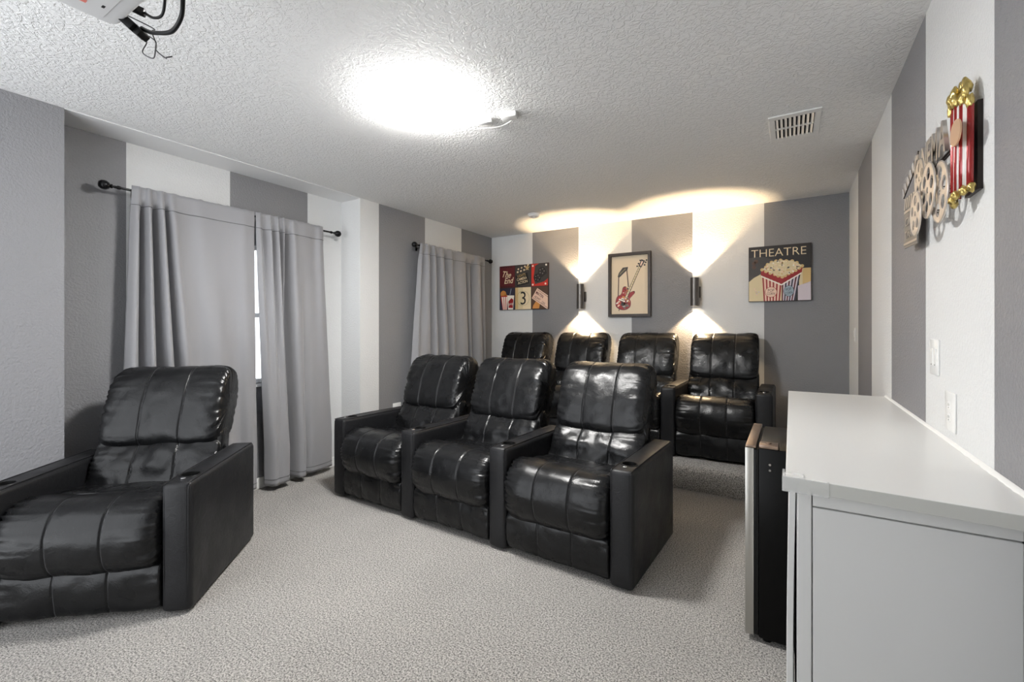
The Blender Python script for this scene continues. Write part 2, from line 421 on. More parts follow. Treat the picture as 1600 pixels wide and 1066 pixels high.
# ------------------------------------------------------------------ curtains and rods
def curtain(label, Xr, top, bot, zt, zb, parent_rod=None, bulge=0):
    """top / bot: lists of (y, dx) control points, same count, fold ridges and valleys"""
    t_ = catmull([(y, d, 0) for y, d in top], 6); b_ = catmull([(y, d, 0) for y, d in bot], 6)
    bm = bmesh.new(); NZ = 90; rows = []
    for k in range(NZ+1):
        f = k/NZ; z = zt+(zb-zt)*f; row = []
        g = min(1, f*1.15)
        for i, (a, b) in enumerate(zip(t_, b_)):
            y = a.x+(b.x-a.x)*g; d = a.y+(b.y-a.y)*g
            hd = 1 if f < .034 else max(0, 1-(f-.034)/.05)       # rod pocket wraps around the rod
            d = d*(1.5 if d > 0 else 3.0); d = max(d, -.095)
            d = d*(1-hd)+(.0165+.45*max(d, 0))*hd
            d += .004*noise.noise(Vector((y*9, z*3, Xr)))*(1 if f > .05 else .4)
            zz = z+(.006*noise.noise(Vector((y*30, 1, 2))) if k == 0 else 0)+(.010*noise.noise(Vector((y*6, 4, 2))) if k == NZ else 0)
            row.append(bm.verts.new((Xr+d, y, zz)))
        rows.append(row)
    for a, b in zip(rows, rows[1:]):
        for i in range(len(a)-1):
            f = bm.faces.new((a[i], a[i+1], b[i+1], b[i])); f.smooth = True
    # header stitch line and bottom hem line
    for f_ in (.052, .975):
        k = int(round(f_*NZ)); pts = [v.co+Vector((.003, 0, 0)) for v in rows[k]]
        tube(bm, pts, .0012, 4, 1)
    o = obj('curtain', bm, [FAB, FABSEAM])
    m = o.modifiers.new('s', 'SOLIDIFY'); m.thickness = .0025; m.offset = 0
    return tag(o, label, 'curtain', None)
RX1 = -3.86
F = .018
top = [(1.262, .0), (1.30, .02), (1.326, -.025), (1.350, .030), (1.372, .01), (1.393, -.035), (1.418, .030), (1.440, .02), (1.456, -.03), (1.482, .03), (1.53, .012), (1.60, .004), (1.67, .014), (1.74, .006), (1.83, .006), (1.92, .012), (1.99, .022), (2.04, .014), (2.09, .010)]
bot = [(1.20, .0), (1.25, .05), (1.33, -.02), (1.37, .06), (1.41, .03), (1.45, -.04), (1.50, .05), (1.54, .035), (1.57, -.03), (1.63, .05), (1.70, .02), (1.76, .0), (1.82, .02), (1.88, .04), (1.94, .01), (1.99, .0), (2.03, .02), (2.07, .03), (2.105, .02)]
curtain('wide grey curtain panel left of the window gap, behind the single recliner', RX1, top, bot, 2.385, .05)
top = [(2.10, .010), (2.135, .022), (2.175, -.018), (2.222, .028), (2.25, -.028), (2.285, .03), (2.325, -.032), (2.345, .03), (2.368, -.03), (2.395, -.025), (2.425, .028), (2.48, .018), (2.54, .022), (2.60, .012), (2.66, .006), (2.70, .022), (2.745, .004)]
bot = [(2.185, .0), (2.21, .04), (2.24, .06), (2.28, .05), (2.31, .055), (2.36, .05), (2.385, .03), (2.395, -.05), (2.405, -.065), (2.44, -.05), (2.47, .045), (2.53, .05), (2.56, -.005), (2.62, .02), (2.70, .02), (2.78, .015), (2.86, .0)]
curtain('narrow grey curtain panel right of the window gap, beside the white pier', RX1, top, bot, 2.385, .05)
RX2 = -3.585
top = [(3.80, .0), (3.83, .02), (3.86, -.03), (3.90, .03), (3.935, .025), (3.97, -.03), (4.01, .03), (4.05, .02), (4.09, -.03), (4.14, .03), (4.19, .02), (4.235, -.03), (4.29, .01), (4.34, .025), (4.41, -.01), (4.50, .022), (4.60, .026), (4.67, -.035), (4.74, .0), (4.80, -.03), (4.86, .03), (4.93, .026), (4.99, -.02), (5.06, .01)]
bot = [(3.62, .0), (3.68, .04), (3.74, .05), (3.86, .05), (3.93, .04), (3.98, -.05), (4.03, .05), (4.10, .03), (4.15, -.04), (4.20, .05), (4.28, .05), (4.34, -.04), (4.38, .02), (4.42, .04), (4.50, .0), (4.58, .04), (4.66, .05), (4.75, -.05), (4.78, .02), (4.84, -.03), (4.90, .04), (4.97, .05), (5.04, -.02), (5.09, .02)]
curtain('grey gathered curtain behind the front row, near the back left corner', RX2, top, bot, 2.375, .22)
def rod(label, X, Xw, y0, y1, z, by):
    t = thing('curtain_rod', label, 'curtain rod', (X, (y0+y1)/2, z), 0, None)
    h = (y1-y0)/2; RY = Matrix.Rotation(R(-90), 4, 'X')
    b = bmesh.new(); cyl(b, .0085, -h+.03, h-.03, 16, M=RY); obj('pole', b, RODM, t, True)
    for s in (-1, 1):
        b = bmesh.new(); q = Matrix.Translation((0, s*(h-.09), 0)) @ Matrix.Rotation(R(-90*s), 4, 'X')
        lathe(b, [(0, 0), (.011, 0), (.013, .006), (.013, .016), (.009, .022), (.009, .040), (.014, .044), (.014, .050), (.010, .054), (.022, .062), (.029, .075), (.031, .088), (.028, .102), (.018, .114), (0, .118)], 24, M=q)
        obj('finial', b, RODM, t, True)
    for yb in by:
        b = bmesh.new(); dx = Xw-X; yy = yb-(y0+y1)/2
        tube(b, [(0, yy, -.012), (dx*.5, yy, -.014), (dx+.006, yy, -.014)], .005, 8)
        box(b, dx, dx+.005, yy-.013, yy+.013, -.045, .02, bev=.001)
        obj('bracket', b, RODM, t, True)
    return t
rod('black curtain rod with ball finials over the wide window in the alcove', RX1+.004, XA, 1.115, 2.93, 2.352, (1.31, 2.70))
rod('black curtain rod with ball finials over the far curtain near the corner', RX2+.004, XL, 3.72, 5.23, 2.345, (3.85, 5.03))

# ------------------------------------------------------------------ white counter, cabinets
def top_thing():
    bm = bmesh.new(); t = bmesh.new()
    box(t, -.012, XR-.001, 1.43, 3.42, .965, 1.0, bev=.002)
    merge(bm, t)
    for f in bm.faces:
        if f.normal.y < -.9 if f.normal.length else False: f.material_index = 1
    bm.normal_update()
    for f in bm.faces: f.material_index = 1 if f.normal.y < -.8 or f.normal.x < -.8 else 0
    # rocking the near edge slightly forward at the wall end, like the real board
    for v in bm.verts:
        if v.co.y < 2: v.co.y -= .035*max(0, v.co.x)/.45
    o = obj('countertop', bm, [WHITE, WEDGE])
    tag(o, 'long white countertop along the right wall above the cabinets', 'countertop')
top_thing()
bm = bmesh.new(); rnd = random.Random(3)
n = 90; prev = None
for i in range(n+1):
    y = 1.36+(3.42-1.36)*i/n; wv = (.004*rnd.random() if y < 2.0 else .0008*rnd.random())
    ring = [bm.verts.new(p) for p in ((XR-.001, y, 1.0005), (XR-.011-wv, y, 1.0005), (XR-.010-wv*.8, y, 1.004), (XR-.005, y, 1.009), (XR-.001, y, 1.010))]
    if prev:
        for a in range(5): bm.faces.new((prev[a], prev[(a+1) % 5], ring[(a+1) % 5], ring[a]))
    else: bm.faces.new(ring[::-1])
    prev = ring
bm.faces.new(prev); bmesh.ops.recalc_face_normals(bm, faces=bm.faces)
struct(obj('trim_1', bm, TRIMW, smooth=30))
# near cabinet
CX0 = .004
cb = thing('cabinet', 'white cabinet at the near end under the countertop, side panel facing the camera', 'cabinet', (.22, 1.86, 0), 0, 'white cabinets under the countertop')
cl = Matrix.Translation((-.22, -1.86, 0))
bm = bmesh.new()
box(bm, CX0+.01, XR-.035, 1.475, 2.25, .0, .964, M=cl)
obj('body', bm, WHITE, cb)
bm = bmesh.new(); box(bm, CX0+.047, XR-.035, 1.463, 1.475, .0, .918, bev=.0015, M=cl); obj('side_panel', bm, WHITE, cb)
bm = bmesh.new(); box(bm, CX0+.012, CX0+.044, 1.463, 1.475, .0, .964, bev=.002, M=cl); obj('stile', bm, WHITE, cb)
bm = bmesh.new(); box(bm, CX0+.047, XR-.035, 1.463, 1.475, .922, .964, bev=.0015, M=cl); obj('top_rail', bm, WHITE, cb)
bm = bmesh.new()
tt = bmesh.new(); box(tt, -.004, .012, 1.47, 2.24, .03, .955, bev=.002)
bmesh.ops.subdivide_edges(tt, edges=[e for e in tt.edges if e.calc_length() > .5], cuts=14, use_grid_fill=True)
for v in tt.verts: v.co.x -= .006*math.sin(PI*v.co.z/.95)
merge(bm, tt, M=cl)
dr = obj('door', bm, WHITE, cb)
# corner guard
bm = bmesh.new()
box(bm, -.018, .085, 1.420, 1.4275, .962, 1.002, bev=.002)
box(bm, -.020, -.0135, 1.420, 1.50, .962, 1.002, bev=.002)
box(bm, -.018, .03, 1.421, 1.46, 1.0008, 1.0045, bev=.001)
tag(obj('corner_guard', bm, TAPE, smooth=True), 'clear plastic corner guard taped on the near corner of the white countertop', 'corner guard')
# far cabinet
cb = thing('cabinet', 'white cabinet beyond the small refrigerator under the far end of the countertop', 'cabinet', (.22, 3.13, 0), 0, 'white cabinets under the countertop')
cl = Matrix.Translation((-.22, -3.13, 0))
bm = bmesh.new(); box(bm, CX0+.02, XR-.035, 2.86, 3.405, 0, .964, M=cl); obj('body', bm, WHITE, cb)
bm = bmesh.new(); box(bm, CX0, CX0+.018, 2.865, 3.40, .03, .955, bev=.002, M=cl); obj('door', bm, WHITE, cb)
# mini fridge, door facing the seats
fr = thing('mini_fridge', 'small black refrigerator with steel door under the white countertop', 'refrigerator', (.1, 2.56, 0))
fl = Matrix.Translation((-.1, -2.56, 0))
bm = bmesh.new(); box(bm, -.122, .36, 2.29, 2.83, .022, .868, bev=.006, M=fl); obj('body', bm, FRB, fr, True)
bm = bmesh.new(); box(bm, -.140, -.1225, 2.292, 2.828, .03, .860, bev=.003, M=fl)
dd = obj('door', bm, BLACKP, fr, True)
bm = bmesh.new(); box(bm, -.176, -.1405, 2.29, 2.83, .026, .866, bev=.004, M=fl); obj('door_panel', bm, STEEL, dd, True)['label'] = 'brushed steel door front'
bm = bmesh.new(); box(bm, -.174, -.132, 2.288, 2.832, .8665, .878, bev=.003, M=fl); obj('top_trim', bm, BRONZE, fr, True)
bm = bmesh.new(); box(bm, -.120, -.045, 2.287, 2.36, .8685, .886, bev=.004, M=fl)
cyl(bm, .012, .886, .890, 14, M=fl @ Matrix.Translation((-.085, 2.325, 0))); obj('hinge_cover', bm, BRONZE, fr, True)
for (x, y) in ((-.09, 2.33), (-.09, 2.79), (.32, 2.33), (.32, 2.79)):
    bm = bmesh.new(); cyl(bm, .018, 0, .023, 14, M=fl @ Matrix.Translation((x, y, 0))); obj('foot', bm, BLACKP, fr)
for z in (.80, .775):
    bm = bmesh.new(); cyl(bm, .005, 0, .003, 10, M=fl @ Matrix.Translation((-.078, 2.29, z)) @ Matrix.Rotation(R(90), 4, 'X')); obj('screw', bm, CHROME, fr)

# ------------------------------------------------------------------ ceiling fixtures
lampm = mat('lit_lamp_glass', (1, 1, 1), .4, emit=(1, .985, .96), es=LAMP)
LX, LY = -1.825, 1.975
lt = thing('ceiling_light', 'square white flush ceiling light, switched on, in the middle of the ceiling', 'ceiling light', (LX, LY, H))
bm = bmesh.new(); box(bm, -.135, .135, -.135, .135, -.0195, 0, bev=.006); obj('base', bm, WHITEP, lt)
bm = bmesh.new(); g = 14; grid = []
for i in range(g+1):
    row = []
    for j in range(g+1):
        x, y = -1+2*i/g, -1+2*j/g
        z = -.021-.030*((1-x**4)*(1-y**4))**.5
        row.append(bm.verts.new((x*.178, y*.178, z)))
    grid.append(row)
for i in range(g):
    for j in range(g): bm.faces.new((grid[i][j], grid[i][j+1], grid[i+1][j+1], grid[i+1][j])).smooth = True
o = obj('lamp_shade', bm, lampm, lt); md = o.modifiers.new('s', 'SOLIDIFY'); md.thickness = .004
bm = bmesh.new(); lathe(bm, [(0, -.067), (.006, -.065), (.009, -.060), (.007, -.055), (.012, -.052), (0, -.050)], 16); obj('finial', bm, WHITEP, lt, True)

vt = thing('air_vent', 'white metal air vent on the ceiling near the right wall', 'air vent', (.02, 3.44, H))
bm = bmesh.new()
for a in ((-.14, .14, -.215, -.165), (-.14, .14, .165, .215), (-.14, -.105, -.165, .165), (.105, .14, -.165, .165), (-.105, .105, -.008, .008)):
    box(bm, a[0], a[1], a[2], a[3], -.010, 0, bev=.003)
obj('frame', bm, WHITEP, vt)
bm = bmesh.new(); box(bm, -.106, .106, -.166, .166, -.0015, -.0002); obj('backing', bm, DARKIN, vt)
bm = bmesh.new()
for k in range(9):
    for y0, y1 in ((-.165, -.008), (.008, .165)):
        M = Matrix.Translation((-.094+k*.0235, 0, -.007)) @ Matrix.Rotation(R(38), 4, 'Y')
        box(bm, -.0085, .0085, y0, y1, -.0006, .0006, M=M)
obj('louvers', bm, WHITEP, vt)
sd = thing('smoke_detector', 'round white smoke detector on the ceiling by the back wall', 'smoke detector', (-2.50, 4.53, H))
bm = bmesh.new(); lathe(bm, [(0, 0), (.068, 0), (.070, -.012), (.066, -.014), (.062, -.016), (.060, -.03), (.052, -.036), (.030, -.038), (0, -.038)], 32); obj('housing', bm, WHITEP, sd, True)
bm = bmesh.new(); lathe(bm, [(0, -.036), (.020, -.038), (.022, -.044), (.016, -.048), (0, -.048)], 20); obj('test_button', bm, WHITEP, sd, True)
# two small boxes joined by a wire
sn = thing('ceiling_sensor', 'pair of small white sensor boxes joined by a wire, on the ceiling beside the lamp', 'sensor', (-1.53, 2.30, H))
zr = R(18)
bm = bmesh.new(); box(bm, -.05, .05, -.022, .022, -.028, 0, bev=.006, M=Matrix.Translation((-.105, .02, 0)) @ Matrix.Rotation(zr, 4, 'Z')); obj('sensor_box', bm, WHITEP, sn, True)
bm = bmesh.new(); box(bm, -.05, .05, -.032, .032, -.034, 0, bev=.008, M=Matrix.Translation((.07, .03, 0)) @ Matrix.Rotation(zr, 4, 'Z')); obj('sensor_box', bm, WHITEP, sn, True)
bm = bmesh.new(); tube(bm, catmull([(-.155, .02, -.015), (-.175, .05, -.02), (-.12, .095, -.022), (-.04, .11, -.022), (.04, .09, -.02), (.09, .06, -.02)], 6), .0035, 8); obj('wire', bm, WHITEP, sn)

# projector hung from the ceiling, mostly out of frame
PJ = (-1.645, .43, 2.35)
pj = thing('projector', 'white projector hanging from the ceiling at the upper left, black plugs at its back', 'projector', PJ)
PJM = mat('projector_white_plastic', (205, 205, 205), .4)
bm = bmesh.new(); t = bmesh.new(); box(t, -.165, .165, -.125, .125, 0, .095)
bmesh.ops.bevel(t, geom=[e for e in t.edges if abs(e.verts[0].co.z-e.verts[1].co.z) > .05], offset=.03, segments=5, profile=.5, affect='EDGES')
bmesh.ops.bevel(t, geom=[e for e in t.edges if abs(e.verts[0].co.z-e.verts[1].co.z) < .001 and e.verts[0].co.z < .01 and e.is_manifold and e.calc_face_angle() > .5], offset=.008, segments=3, profile=.5, affect='EDGES')
merge(bm, t); obj('housing', bm, PJM, pj, 35)
bm = bmesh.new(); box(bm, -.135, .07, -.10, .085, -.0022, .001, bev=.0008); obj('underside_hatch', bm, PJM, pj)
bm = bmesh.new(); box(bm, -.082, -.068, .064, .071, -.0030, .001); obj('slot', bm, DARKIN, pj)
bm = bmesh.new(); box(bm, -.098, -.082, .010, .034, -.0030, .001); obj('sticker', bm, mat('red_sticker', (214, 120, 110), .5), pj)['label'] = 'small red sticker'
bm = bmesh.new(); cyl(bm, .035, .095, .115, 20); cyl(bm, .016, .115, .35, 16); cyl(bm, .06, .35, .365, 24); obj('ceiling_mount', bm, PJM, pj, True)
def cable(label, pts, r, plug, PM, name='cable'):
    bm = bmesh.new(); tube(bm, catmull(pts, 8), r, 8)
    c = thing(name, label, 'cable', pts[0]); q = Matrix.Translation(-Vector(pts[0]))
    bmesh.ops.transform(bm, matrix=q, verts=bm.verts); obj('cord', bm, BLACKP, c)
    if plug:
        bm = bmesh.new(); 
        for p in plug: box(bm, *p, bev=.003, M=q @ PM)
        obj('plug', bm, BLACKP, c, True)
    return c
cable('thick black cable with wide plug looping up from the back of the projector', [(-1.735, .595, 2.345), (-1.705, .602, 2.328), (-1.663, .605, 2.311), (-1.567, .61, 2.285), (-1.494, .605, 2.298), (-1.470, .60, 2.335), (-1.473, .60, 2.40), (-1.50, .56, 2.56), (-1.52, .52, 2.714)], .0062,
      [(-.03, .03, -.013, .013, 0, .062), (-.020, .020, -.011, .011, .062, .082)], Matrix.Translation((-1.775, .562, 2.372)) @ Vector((.055, .040, -.062)).to_track_quat('Z', 'Y').to_matrix().to_4x4())
cable('thin black cable with small plug at the back of the projector', [(-1.690, .585, 2.372), (-1.664, .60, 2.355), (-1.618, .605, 2.350), (-1.584, .60, 2.379), (-1.582, .60, 2.43), (-1.59, .56, 2.58), (-1.60, .53, 2.714)], .004,
      [(-.013, .013, -.009, .009, 0, .040)], Matrix.Translation((-1.712, .557, 2.383)) @ Vector((.022, .030, -.012)).to_track_quat('Z', 'Y').to_matrix().to_4x4())
bm = bmesh.new()
tube(bm, catmull([(-1.8, 0.566, 2.4), (-1.756, 0.632, 2.373), (-1.732, 0.62, 2.347), (-1.732, 0.632, 2.313), (-1.705, 0.62, 2.28), (-1.756, 0.632, 2.276), (-1.801, 0.62, 2.303), (-1.805, 0.632, 2.342), (-1.776, 0.62, 2.351), (-1.737, 0.632, 2.324), (-1.7, 0.62, 2.278), (-1.664, 0.632, 2.247), (-1.628, 0.62, 2.232), (-1.619, 0.632, 2.238)], 8), .0018, 6)
tag(obj('wire_loop', bm, mat('dark_wire', (.03, .03, .03), .4)), 'thin dark wire loop hanging under the plugs of the projector', 'wire')

# ------------------------------------------------------------------ wall sconces
glow = mat('sconce_lens', (1, 1, 1), .4, emit=(1, .86, .66), es=25)
def sconce(x, label):
    s = thing('wall_sconce', label, 'wall light', (x, YB, 1.81), 0, 'cylinder sconces on the back wall')
    cy_ = -.082; T = Matrix.Translation((0, cy_, 0))
    bm = bmesh.new()
    lathe(bm, [(.042, -.157), (.045, -.157), (.045, .157), (.042, .157), (.041, .135), (.041, -.135), (.042, -.157)], 36, M=T)
    obj('shade', bm, SCM, s, True)
    bm = bmesh.new(); box(bm, -.052, .052, -.022, 0, -.062, .062, bev=.003); box(bm, -.02, .02, cy_+.035, -.015, -.03, .03)
    obj('wall_bracket', bm, SCM, s)
    for sg in (1, -1):
        bm = bmesh.new(); lathe(bm, [(0, .128*sg), (.0405, .128*sg), (.0405, .124*sg), (0, .124*sg)], 24, M=T); obj('lens', bm, glow, s)
        ld = bpy.data.lights.new('sconce_lamp', 'SPOT'); ld.energy = SPOT; ld.color = (1, .72, .42); ld.spot_size = R(100); ld.spot_blend = .35; ld.shadow_soft_size = .012
        lo = bpy.data.objects.new('sconce_lamp', ld); C.objects.link(lo); lo.parent = s
        lo.location = (0, cy_, .150*sg); lo.rotation_euler = (R(180) if sg > 0 else 0, 0, 0)
sconce(-2.268, 'brushed metal cylinder wall sconce, left one, beside the guitar picture')
sconce(-.905, 'brushed metal cylinder wall sconce, right one, beside the THEATRE canvas')
# ------------------------------------------------------------------ pictures on the back wall
def wallM(x0, z0, d): return frame_matrix((x0, YB-d, z0), (1, 0, 0), (0, 0, 1))      # local z points into the room
cols = {'maroon': (92, 26, 30), 'cream': (232, 214, 178), 'dark': (38, 34, 32), 'red': (196, 52, 38), 'white': (240, 232, 220), 'charc': (62, 58, 55), 'tan': (206, 176, 120),
        'orange': (206, 140, 70), 'navy': (44, 44, 62), 'brown': (84, 60, 46), 'beige': (216, 200, 160), 'deepred': (150, 22, 24), 'pink': (232, 200, 178), 'grey': (110, 104, 100), 'olive': (122, 112, 84), 'gold': (206, 160, 60), 'lilac': (206, 196, 204), 'blueg': (150, 166, 178), 'black': (14, 13, 13)}
CM = {k: mat('ink_'+k, v, .45) for k, v in cols.items()}; CK = list(cols); CL = [CM[k] for k in CK]
ci = {k: i for i, k in enumerate(CK)}
Z = lambda n: .0004*(n+1)
class Art:
    def __init__(s, M): s.bm = bmesh.new(); s.M = M
    def poly(s, P, c, l=0): prism(s.bm, P, 0, Z(l), ci[c], s.M)
    def rect(s, x0, y0, x1, y1, c, l=0, a=0):
        P = [(x0, y0), (x1, y0), (x1, y1), (x0, y1)]
        s.poly(rot2(P, a, (x0+x1)/2, (y0+y1)/2) if a else P, c, l)
    def text(s, t, x, y, h, c, l=0, **k): text(s.bm, t, x, y, h, Z(l)-.0003, Z(l), ci[c], s.M, **k)
def clip(P, x0, y0, x1, y1):
    """Sutherland-Hodgman against a rectangle"""
    for ax, v, sg in ((0, x0, 1), (0, x1, -1), (1, y0, 1), (1, y1, -1)):
        out = []
        for i in range(len(P)):
            a, b = P[i-1], P[i]; ia = (a[ax]-v)*sg >= 0; ib = (b[ax]-v)*sg >= 0
            if ia != ib:
                k = (v-a[ax])/(b[ax]-a[ax]); out.append((a[0]+(b[0]-a[0])*k, a[1]+(b[1]-a[1])*k))
            if ib: out.append(b)
        P = out
        if not P: return P
    return P
# six-panel movie canvas
W_, H_, D_ = .775, .62, .03
c1 = thing('canvas_print', 'six-panel movie canvas with The End and a number 3, hanging at the back left corner', 'wall picture', (-3.525, YB, 1.666))
LM = Matrix.Translation((3.525, -YB, -1.666))
bm = bmesh.new(); box(bm, 0, W_, -D_, 0, 0, H_, bev=.002); obj('canvas', bm, mat('dark_canvas_edge', (58, 40, 38), .6), c1)
A = Art(LM @ wallM(-3.525, 1.666, D_))
cw, ch = W_/3, H_/2
def cell(i, j): return i*cw, j*ch, (i+1)*cw, (j+1)*ch
g = .004
for (i, j, c) in ((0, 1, 'maroon'), (1, 1, 'charc'), (2, 1, 'charc'), (0, 0, 'navy'), (1, 0, 'beige'), (2, 0, 'brown')):
    x0, y0, x1, y1 = cell(i, j); A.rect(x0+g, y0+g, x1-g, y1-g, c, 0)
x0, y0, x1, y1 = cell(0, 1)
for k in range(7): A.rect(x0+.03+k*.028, y1-.026, x0+.045+k*.028, y1-.012, 'black', 1)
for k in range(7): A.rect(x0+.03+k*.028, y0+.010, x0+.045+k*.028, y0+.022, 'black', 1)
A.text('The', x0+.03, y0+.16, .085, 'cream', 2, shear=.35, sx=.8, a=R(-8), bold=.01)
A.text('End', x0+.075, y0+.06, .080, 'cream', 2, shear=.35, sx=.85, a=R(2), bold=.01)
x0, y0, x1, y1 = cell(1, 1)
A.poly(clip(rot2([(x0+.02, y0+.03), (x0+.215, y0+.03), (x0+.215, y0+.18), (x0+.02, y0+.18)], R(10), x0+.12, y0+.1), x0+g, y0+g, x1-g, y1-g), 'black', 1)
for k in range(4):
    px, py = x0+.03+k*.052, y0+.20+k*.012
    A.rect(px, py, px+.026, py+.022, 'cream', 2, R(20)); A.rect(px+.012, py+.042+k*.004, px+.036, py+.062+k*.004, 'cream', 2, R(28))
st = [(x0+.195+(.045 if q % 2 == 0 else .018)*math.sin(q*PI/5), y0+.262+(.045 if q % 2 == 0 else .018)*math.cos(q*PI/5)) for q in range(10)]
A.poly(st, 'tan', 2)
A.text('LIGHTS', x0+.04, y0+.135, .034, 'tan', 3, a=R(10), sx=.85)
A.text('CAMERA', x0+.032, y0+.085, .036, 'cream', 3, a=R(10), sx=.8, bold=.012)
A.text('ACTION', x0+.05, y0+.038, .036, 'cream', 3, a=R(10), sx=.8, bold=.012)
x0, y0, x1, y1 = cell(2, 1)
A.poly([(x0+g, y0+g), (x1-g, y0+g), (x1-g, y0+.10), (x0+.20, y0+.06), (x0+.06, y0+.03), (x0+.035, y0+.12), (x0+.06, y1-.03), (x0+.12, y1-g), (x0+g, y1-g)], 'red', 1)
A.poly(circ(x0+.095, y0+.115, .055), 'black', 2); A.poly(circ(x0+.165, y0+.20, .058), 'dark', 2)
A.poly([(x0+.09, y0+.10), (x0+.17, y0+.12), (x0+.24, y0+.17), (x0+.22, y0+.22), (x0+.10, y0+.18)], 'dark', 3)
for k in range(5):
    q = 2*PI*k/5; A.poly(circ(x0+.165+.033*math.cos(q), y0+.20+.033*math.sin(q), .010, 12), 'grey', 4); A.poly(circ(x0+.095+.032*math.cos(q), y0+.115+.032*math.sin(q), .009, 12), 'grey', 4)
for q in ((.025, .025), (.025, ch-.03), (cw-.04, .03), (cw-.03, ch-.028)): A.poly(circ(x0+q[0], y0+q[1], .013, 16), 'white', 4)
x0, y0, x1, y1 = cell(0, 0)
A.poly(circ(x0+.065, y0+.225, .048), 'orange', 1); A.poly(circ(x0+.105, y0+.19, .03), 'orange', 1)
A.poly([(x0+.055, y0+g), (x0+.125, y0+g), (x0+.135, y0+.20), (x0+.02, y0+.20)], 'red', 2)
for k in range(3): A.poly([(x0+.062+k*.024, y0+g), (x0+.074+k*.024, y0+g), (x0+.062+k*.034, y0+.185), (x0+.036+k*.036, y0+.185)], 'white', 3)
A.poly([(x0+.145, y0+g), (x0+.225, y0+g), (x0+.245, y0+.20), (x0+.125, y0+.205)], 'white', 2)
A.poly([(x0+.152, y0+.03), (x0+.222, y0+.025), (x0+.232, y0+.14), (x0+.20, y0+.165), (x0+.15, y0+.12)], 'deepred', 3)
A.text('pop', x0+.155, y0+.065, .035, 'white', 4, a=R(8))
A.poly([(x0+.17, y0+.21), (x0+.178, y0+.21), (x0+.20, y0+.295), (x0+.192, y0+.297)], 'blueg', 1)
x0, y0, x1, y1 = cell(1, 0)
A.rect(x0+.128, y0+g, x1-g, y1-g, 'cream', 1); A.rect(x0+g, y0+.01, x0+.05, y1-g, 'tan', 1)
A.text('3', x0+.075, y0+.07, .18, 'black', 3, sx=.9)
for k in range(28):
    q = 2*PI*k/28; q2 = 2*PI*(k+1)/28; r0, r1 = .099, .102
    A.poly([(x0+.128+r*math.cos(qq), y0+.155+r*math.sin(qq)) for r, qq in ((r0, q), (r1, q), (r1, q2), (r0, q2))], 'olive', 2)
x0, y0, x1, y1 = cell(2, 0)
A.poly([(x0+.02, y0+.01), (x0+.12, y0+.01), (x0+.14, y0+.09), (x0+.09, y0+.13), (x0+.03, y0+.05)], 'orange', 1)
def tick(P): return clip(rot2(P, R(-33), x0+.15, y0+.16), x0+g, y0+g, x1-g, y1-g)
A.poly(tick([(x0+.035, y0+.075), (x0+.32, y0+.075), (x0+.32, y0+.235), (x0+.035, y0+.235)]), 'pink', 2)
for yy in (.09, .216): A.poly(tick([(x0+.05, y0+yy), (x0+.32, y0+yy), (x0+.32, y0+yy+.005), (x0+.05, y0+yy+.005)]), 'maroon', 3)
A.text('MATIN', x0+.065, y0+.215, .040, 'maroon', 4, a=R(-33), sx=.75, bold=.01)
A.text('ADMIT', x0+.045, y0+.165, .030, 'maroon', 4, a=R(-33), sx=.8)
A.text('ON', x0+.155, y0+.085, .030, 'maroon', 4, a=R(-33), sx=.8)
obj('print', A.bm, CL, c1)
# guitar shadow box
c2 = thing('framed_picture', 'dark framed guitar collage on a cream background, between the two sconces', 'wall picture', (-1.916, YB, 1.545))
LM = Matrix.Translation((1.916, -YB, -1.545)); W_, H_ = .518, .775
bm = bmesh.new()
for a in ((0, W_, 0, .034), (0, W_, H_-.034, H_), (0, .034, .034, H_-.034), (W_-.034, W_, .034, H_-.034)): box(bm, a[0], a[1], -.045, 0, a[2], a[3], bev=.002)
obj('frame', bm, mat('dark_bronze_frame', (46, 37, 31), .45), c2)
bm = bmesh.new(); box(bm, .03, W_-.03, -.012, -.002, .03, H_-.03); obj('backing_board', bm, mat('cream_board', (222, 206, 180), .7), c2)
A = Art(LM @ wallM(-1.916, 1.545, .012))
def gp(P, l, c): A.poly(P, c, l)
gc = (.195, .205); 
body = [(p.x, p.y) for p in catmull([(.085, .19, 0), (.09, .13, 0), (.14, .09, 0), (.21, .085, 0), (.265, .12, 0), (.275, .18, 0), (.262, .215, 0), (.29, .25, 0), (.322, .285, 0), (.318, .31, 0), (.285, .305, 0), (.255, .29, 0), (.235, .30, 0), (.24, .34, 0), (.205, .372, 0), (.175, .355, 0), (.165, .31, 0), (.15, .275, 0), (.105, .25, 0)], 4, True)]
gp(body, 1, 'maroon')
gp([(p[0]*.93+gc[0]*.07, p[1]*.93+gc[1]*.07) for p in body], 2, 'deepred')
rr = random.Random(9)
for k in range(46):
    q = rr.random()*2*PI; r_ = rr.random()**.5*.078; x, y = .182+r_*math.cos(q), .175+r_*.95*math.sin(q); s_ = .008+.016*rr.random()
    gp(rot2([(x-s_, y-s_*.5), (x+s_, y-s_*.6), (x+s_*.7, y+s_*.6), (x-s_*.8, y+s_*.4)], rr.random()*3, x, y), 3+k % 4, rr.choice(['orange', 'red', 'black', 'grey', 'white', 'maroon', 'dark', 'pink']))
for k in range(16):
    x, y = .185+.05*rr.random(), .27+.08*rr.random(); s_ = .006+.010*rr.random()
    gp(rot2([(x-s_, y-s_*.5), (x+s_, y-s_*.6), (x+s_*.7, y+s_*.6)], rr.random()*3, x, y), 3+k % 4, rr.choice(['orange', 'red', 'black', 'grey', 'pink']))
gp([(.13, .225), (.205, .195), (.20, .180), (.125, .21)], 8, 'white')
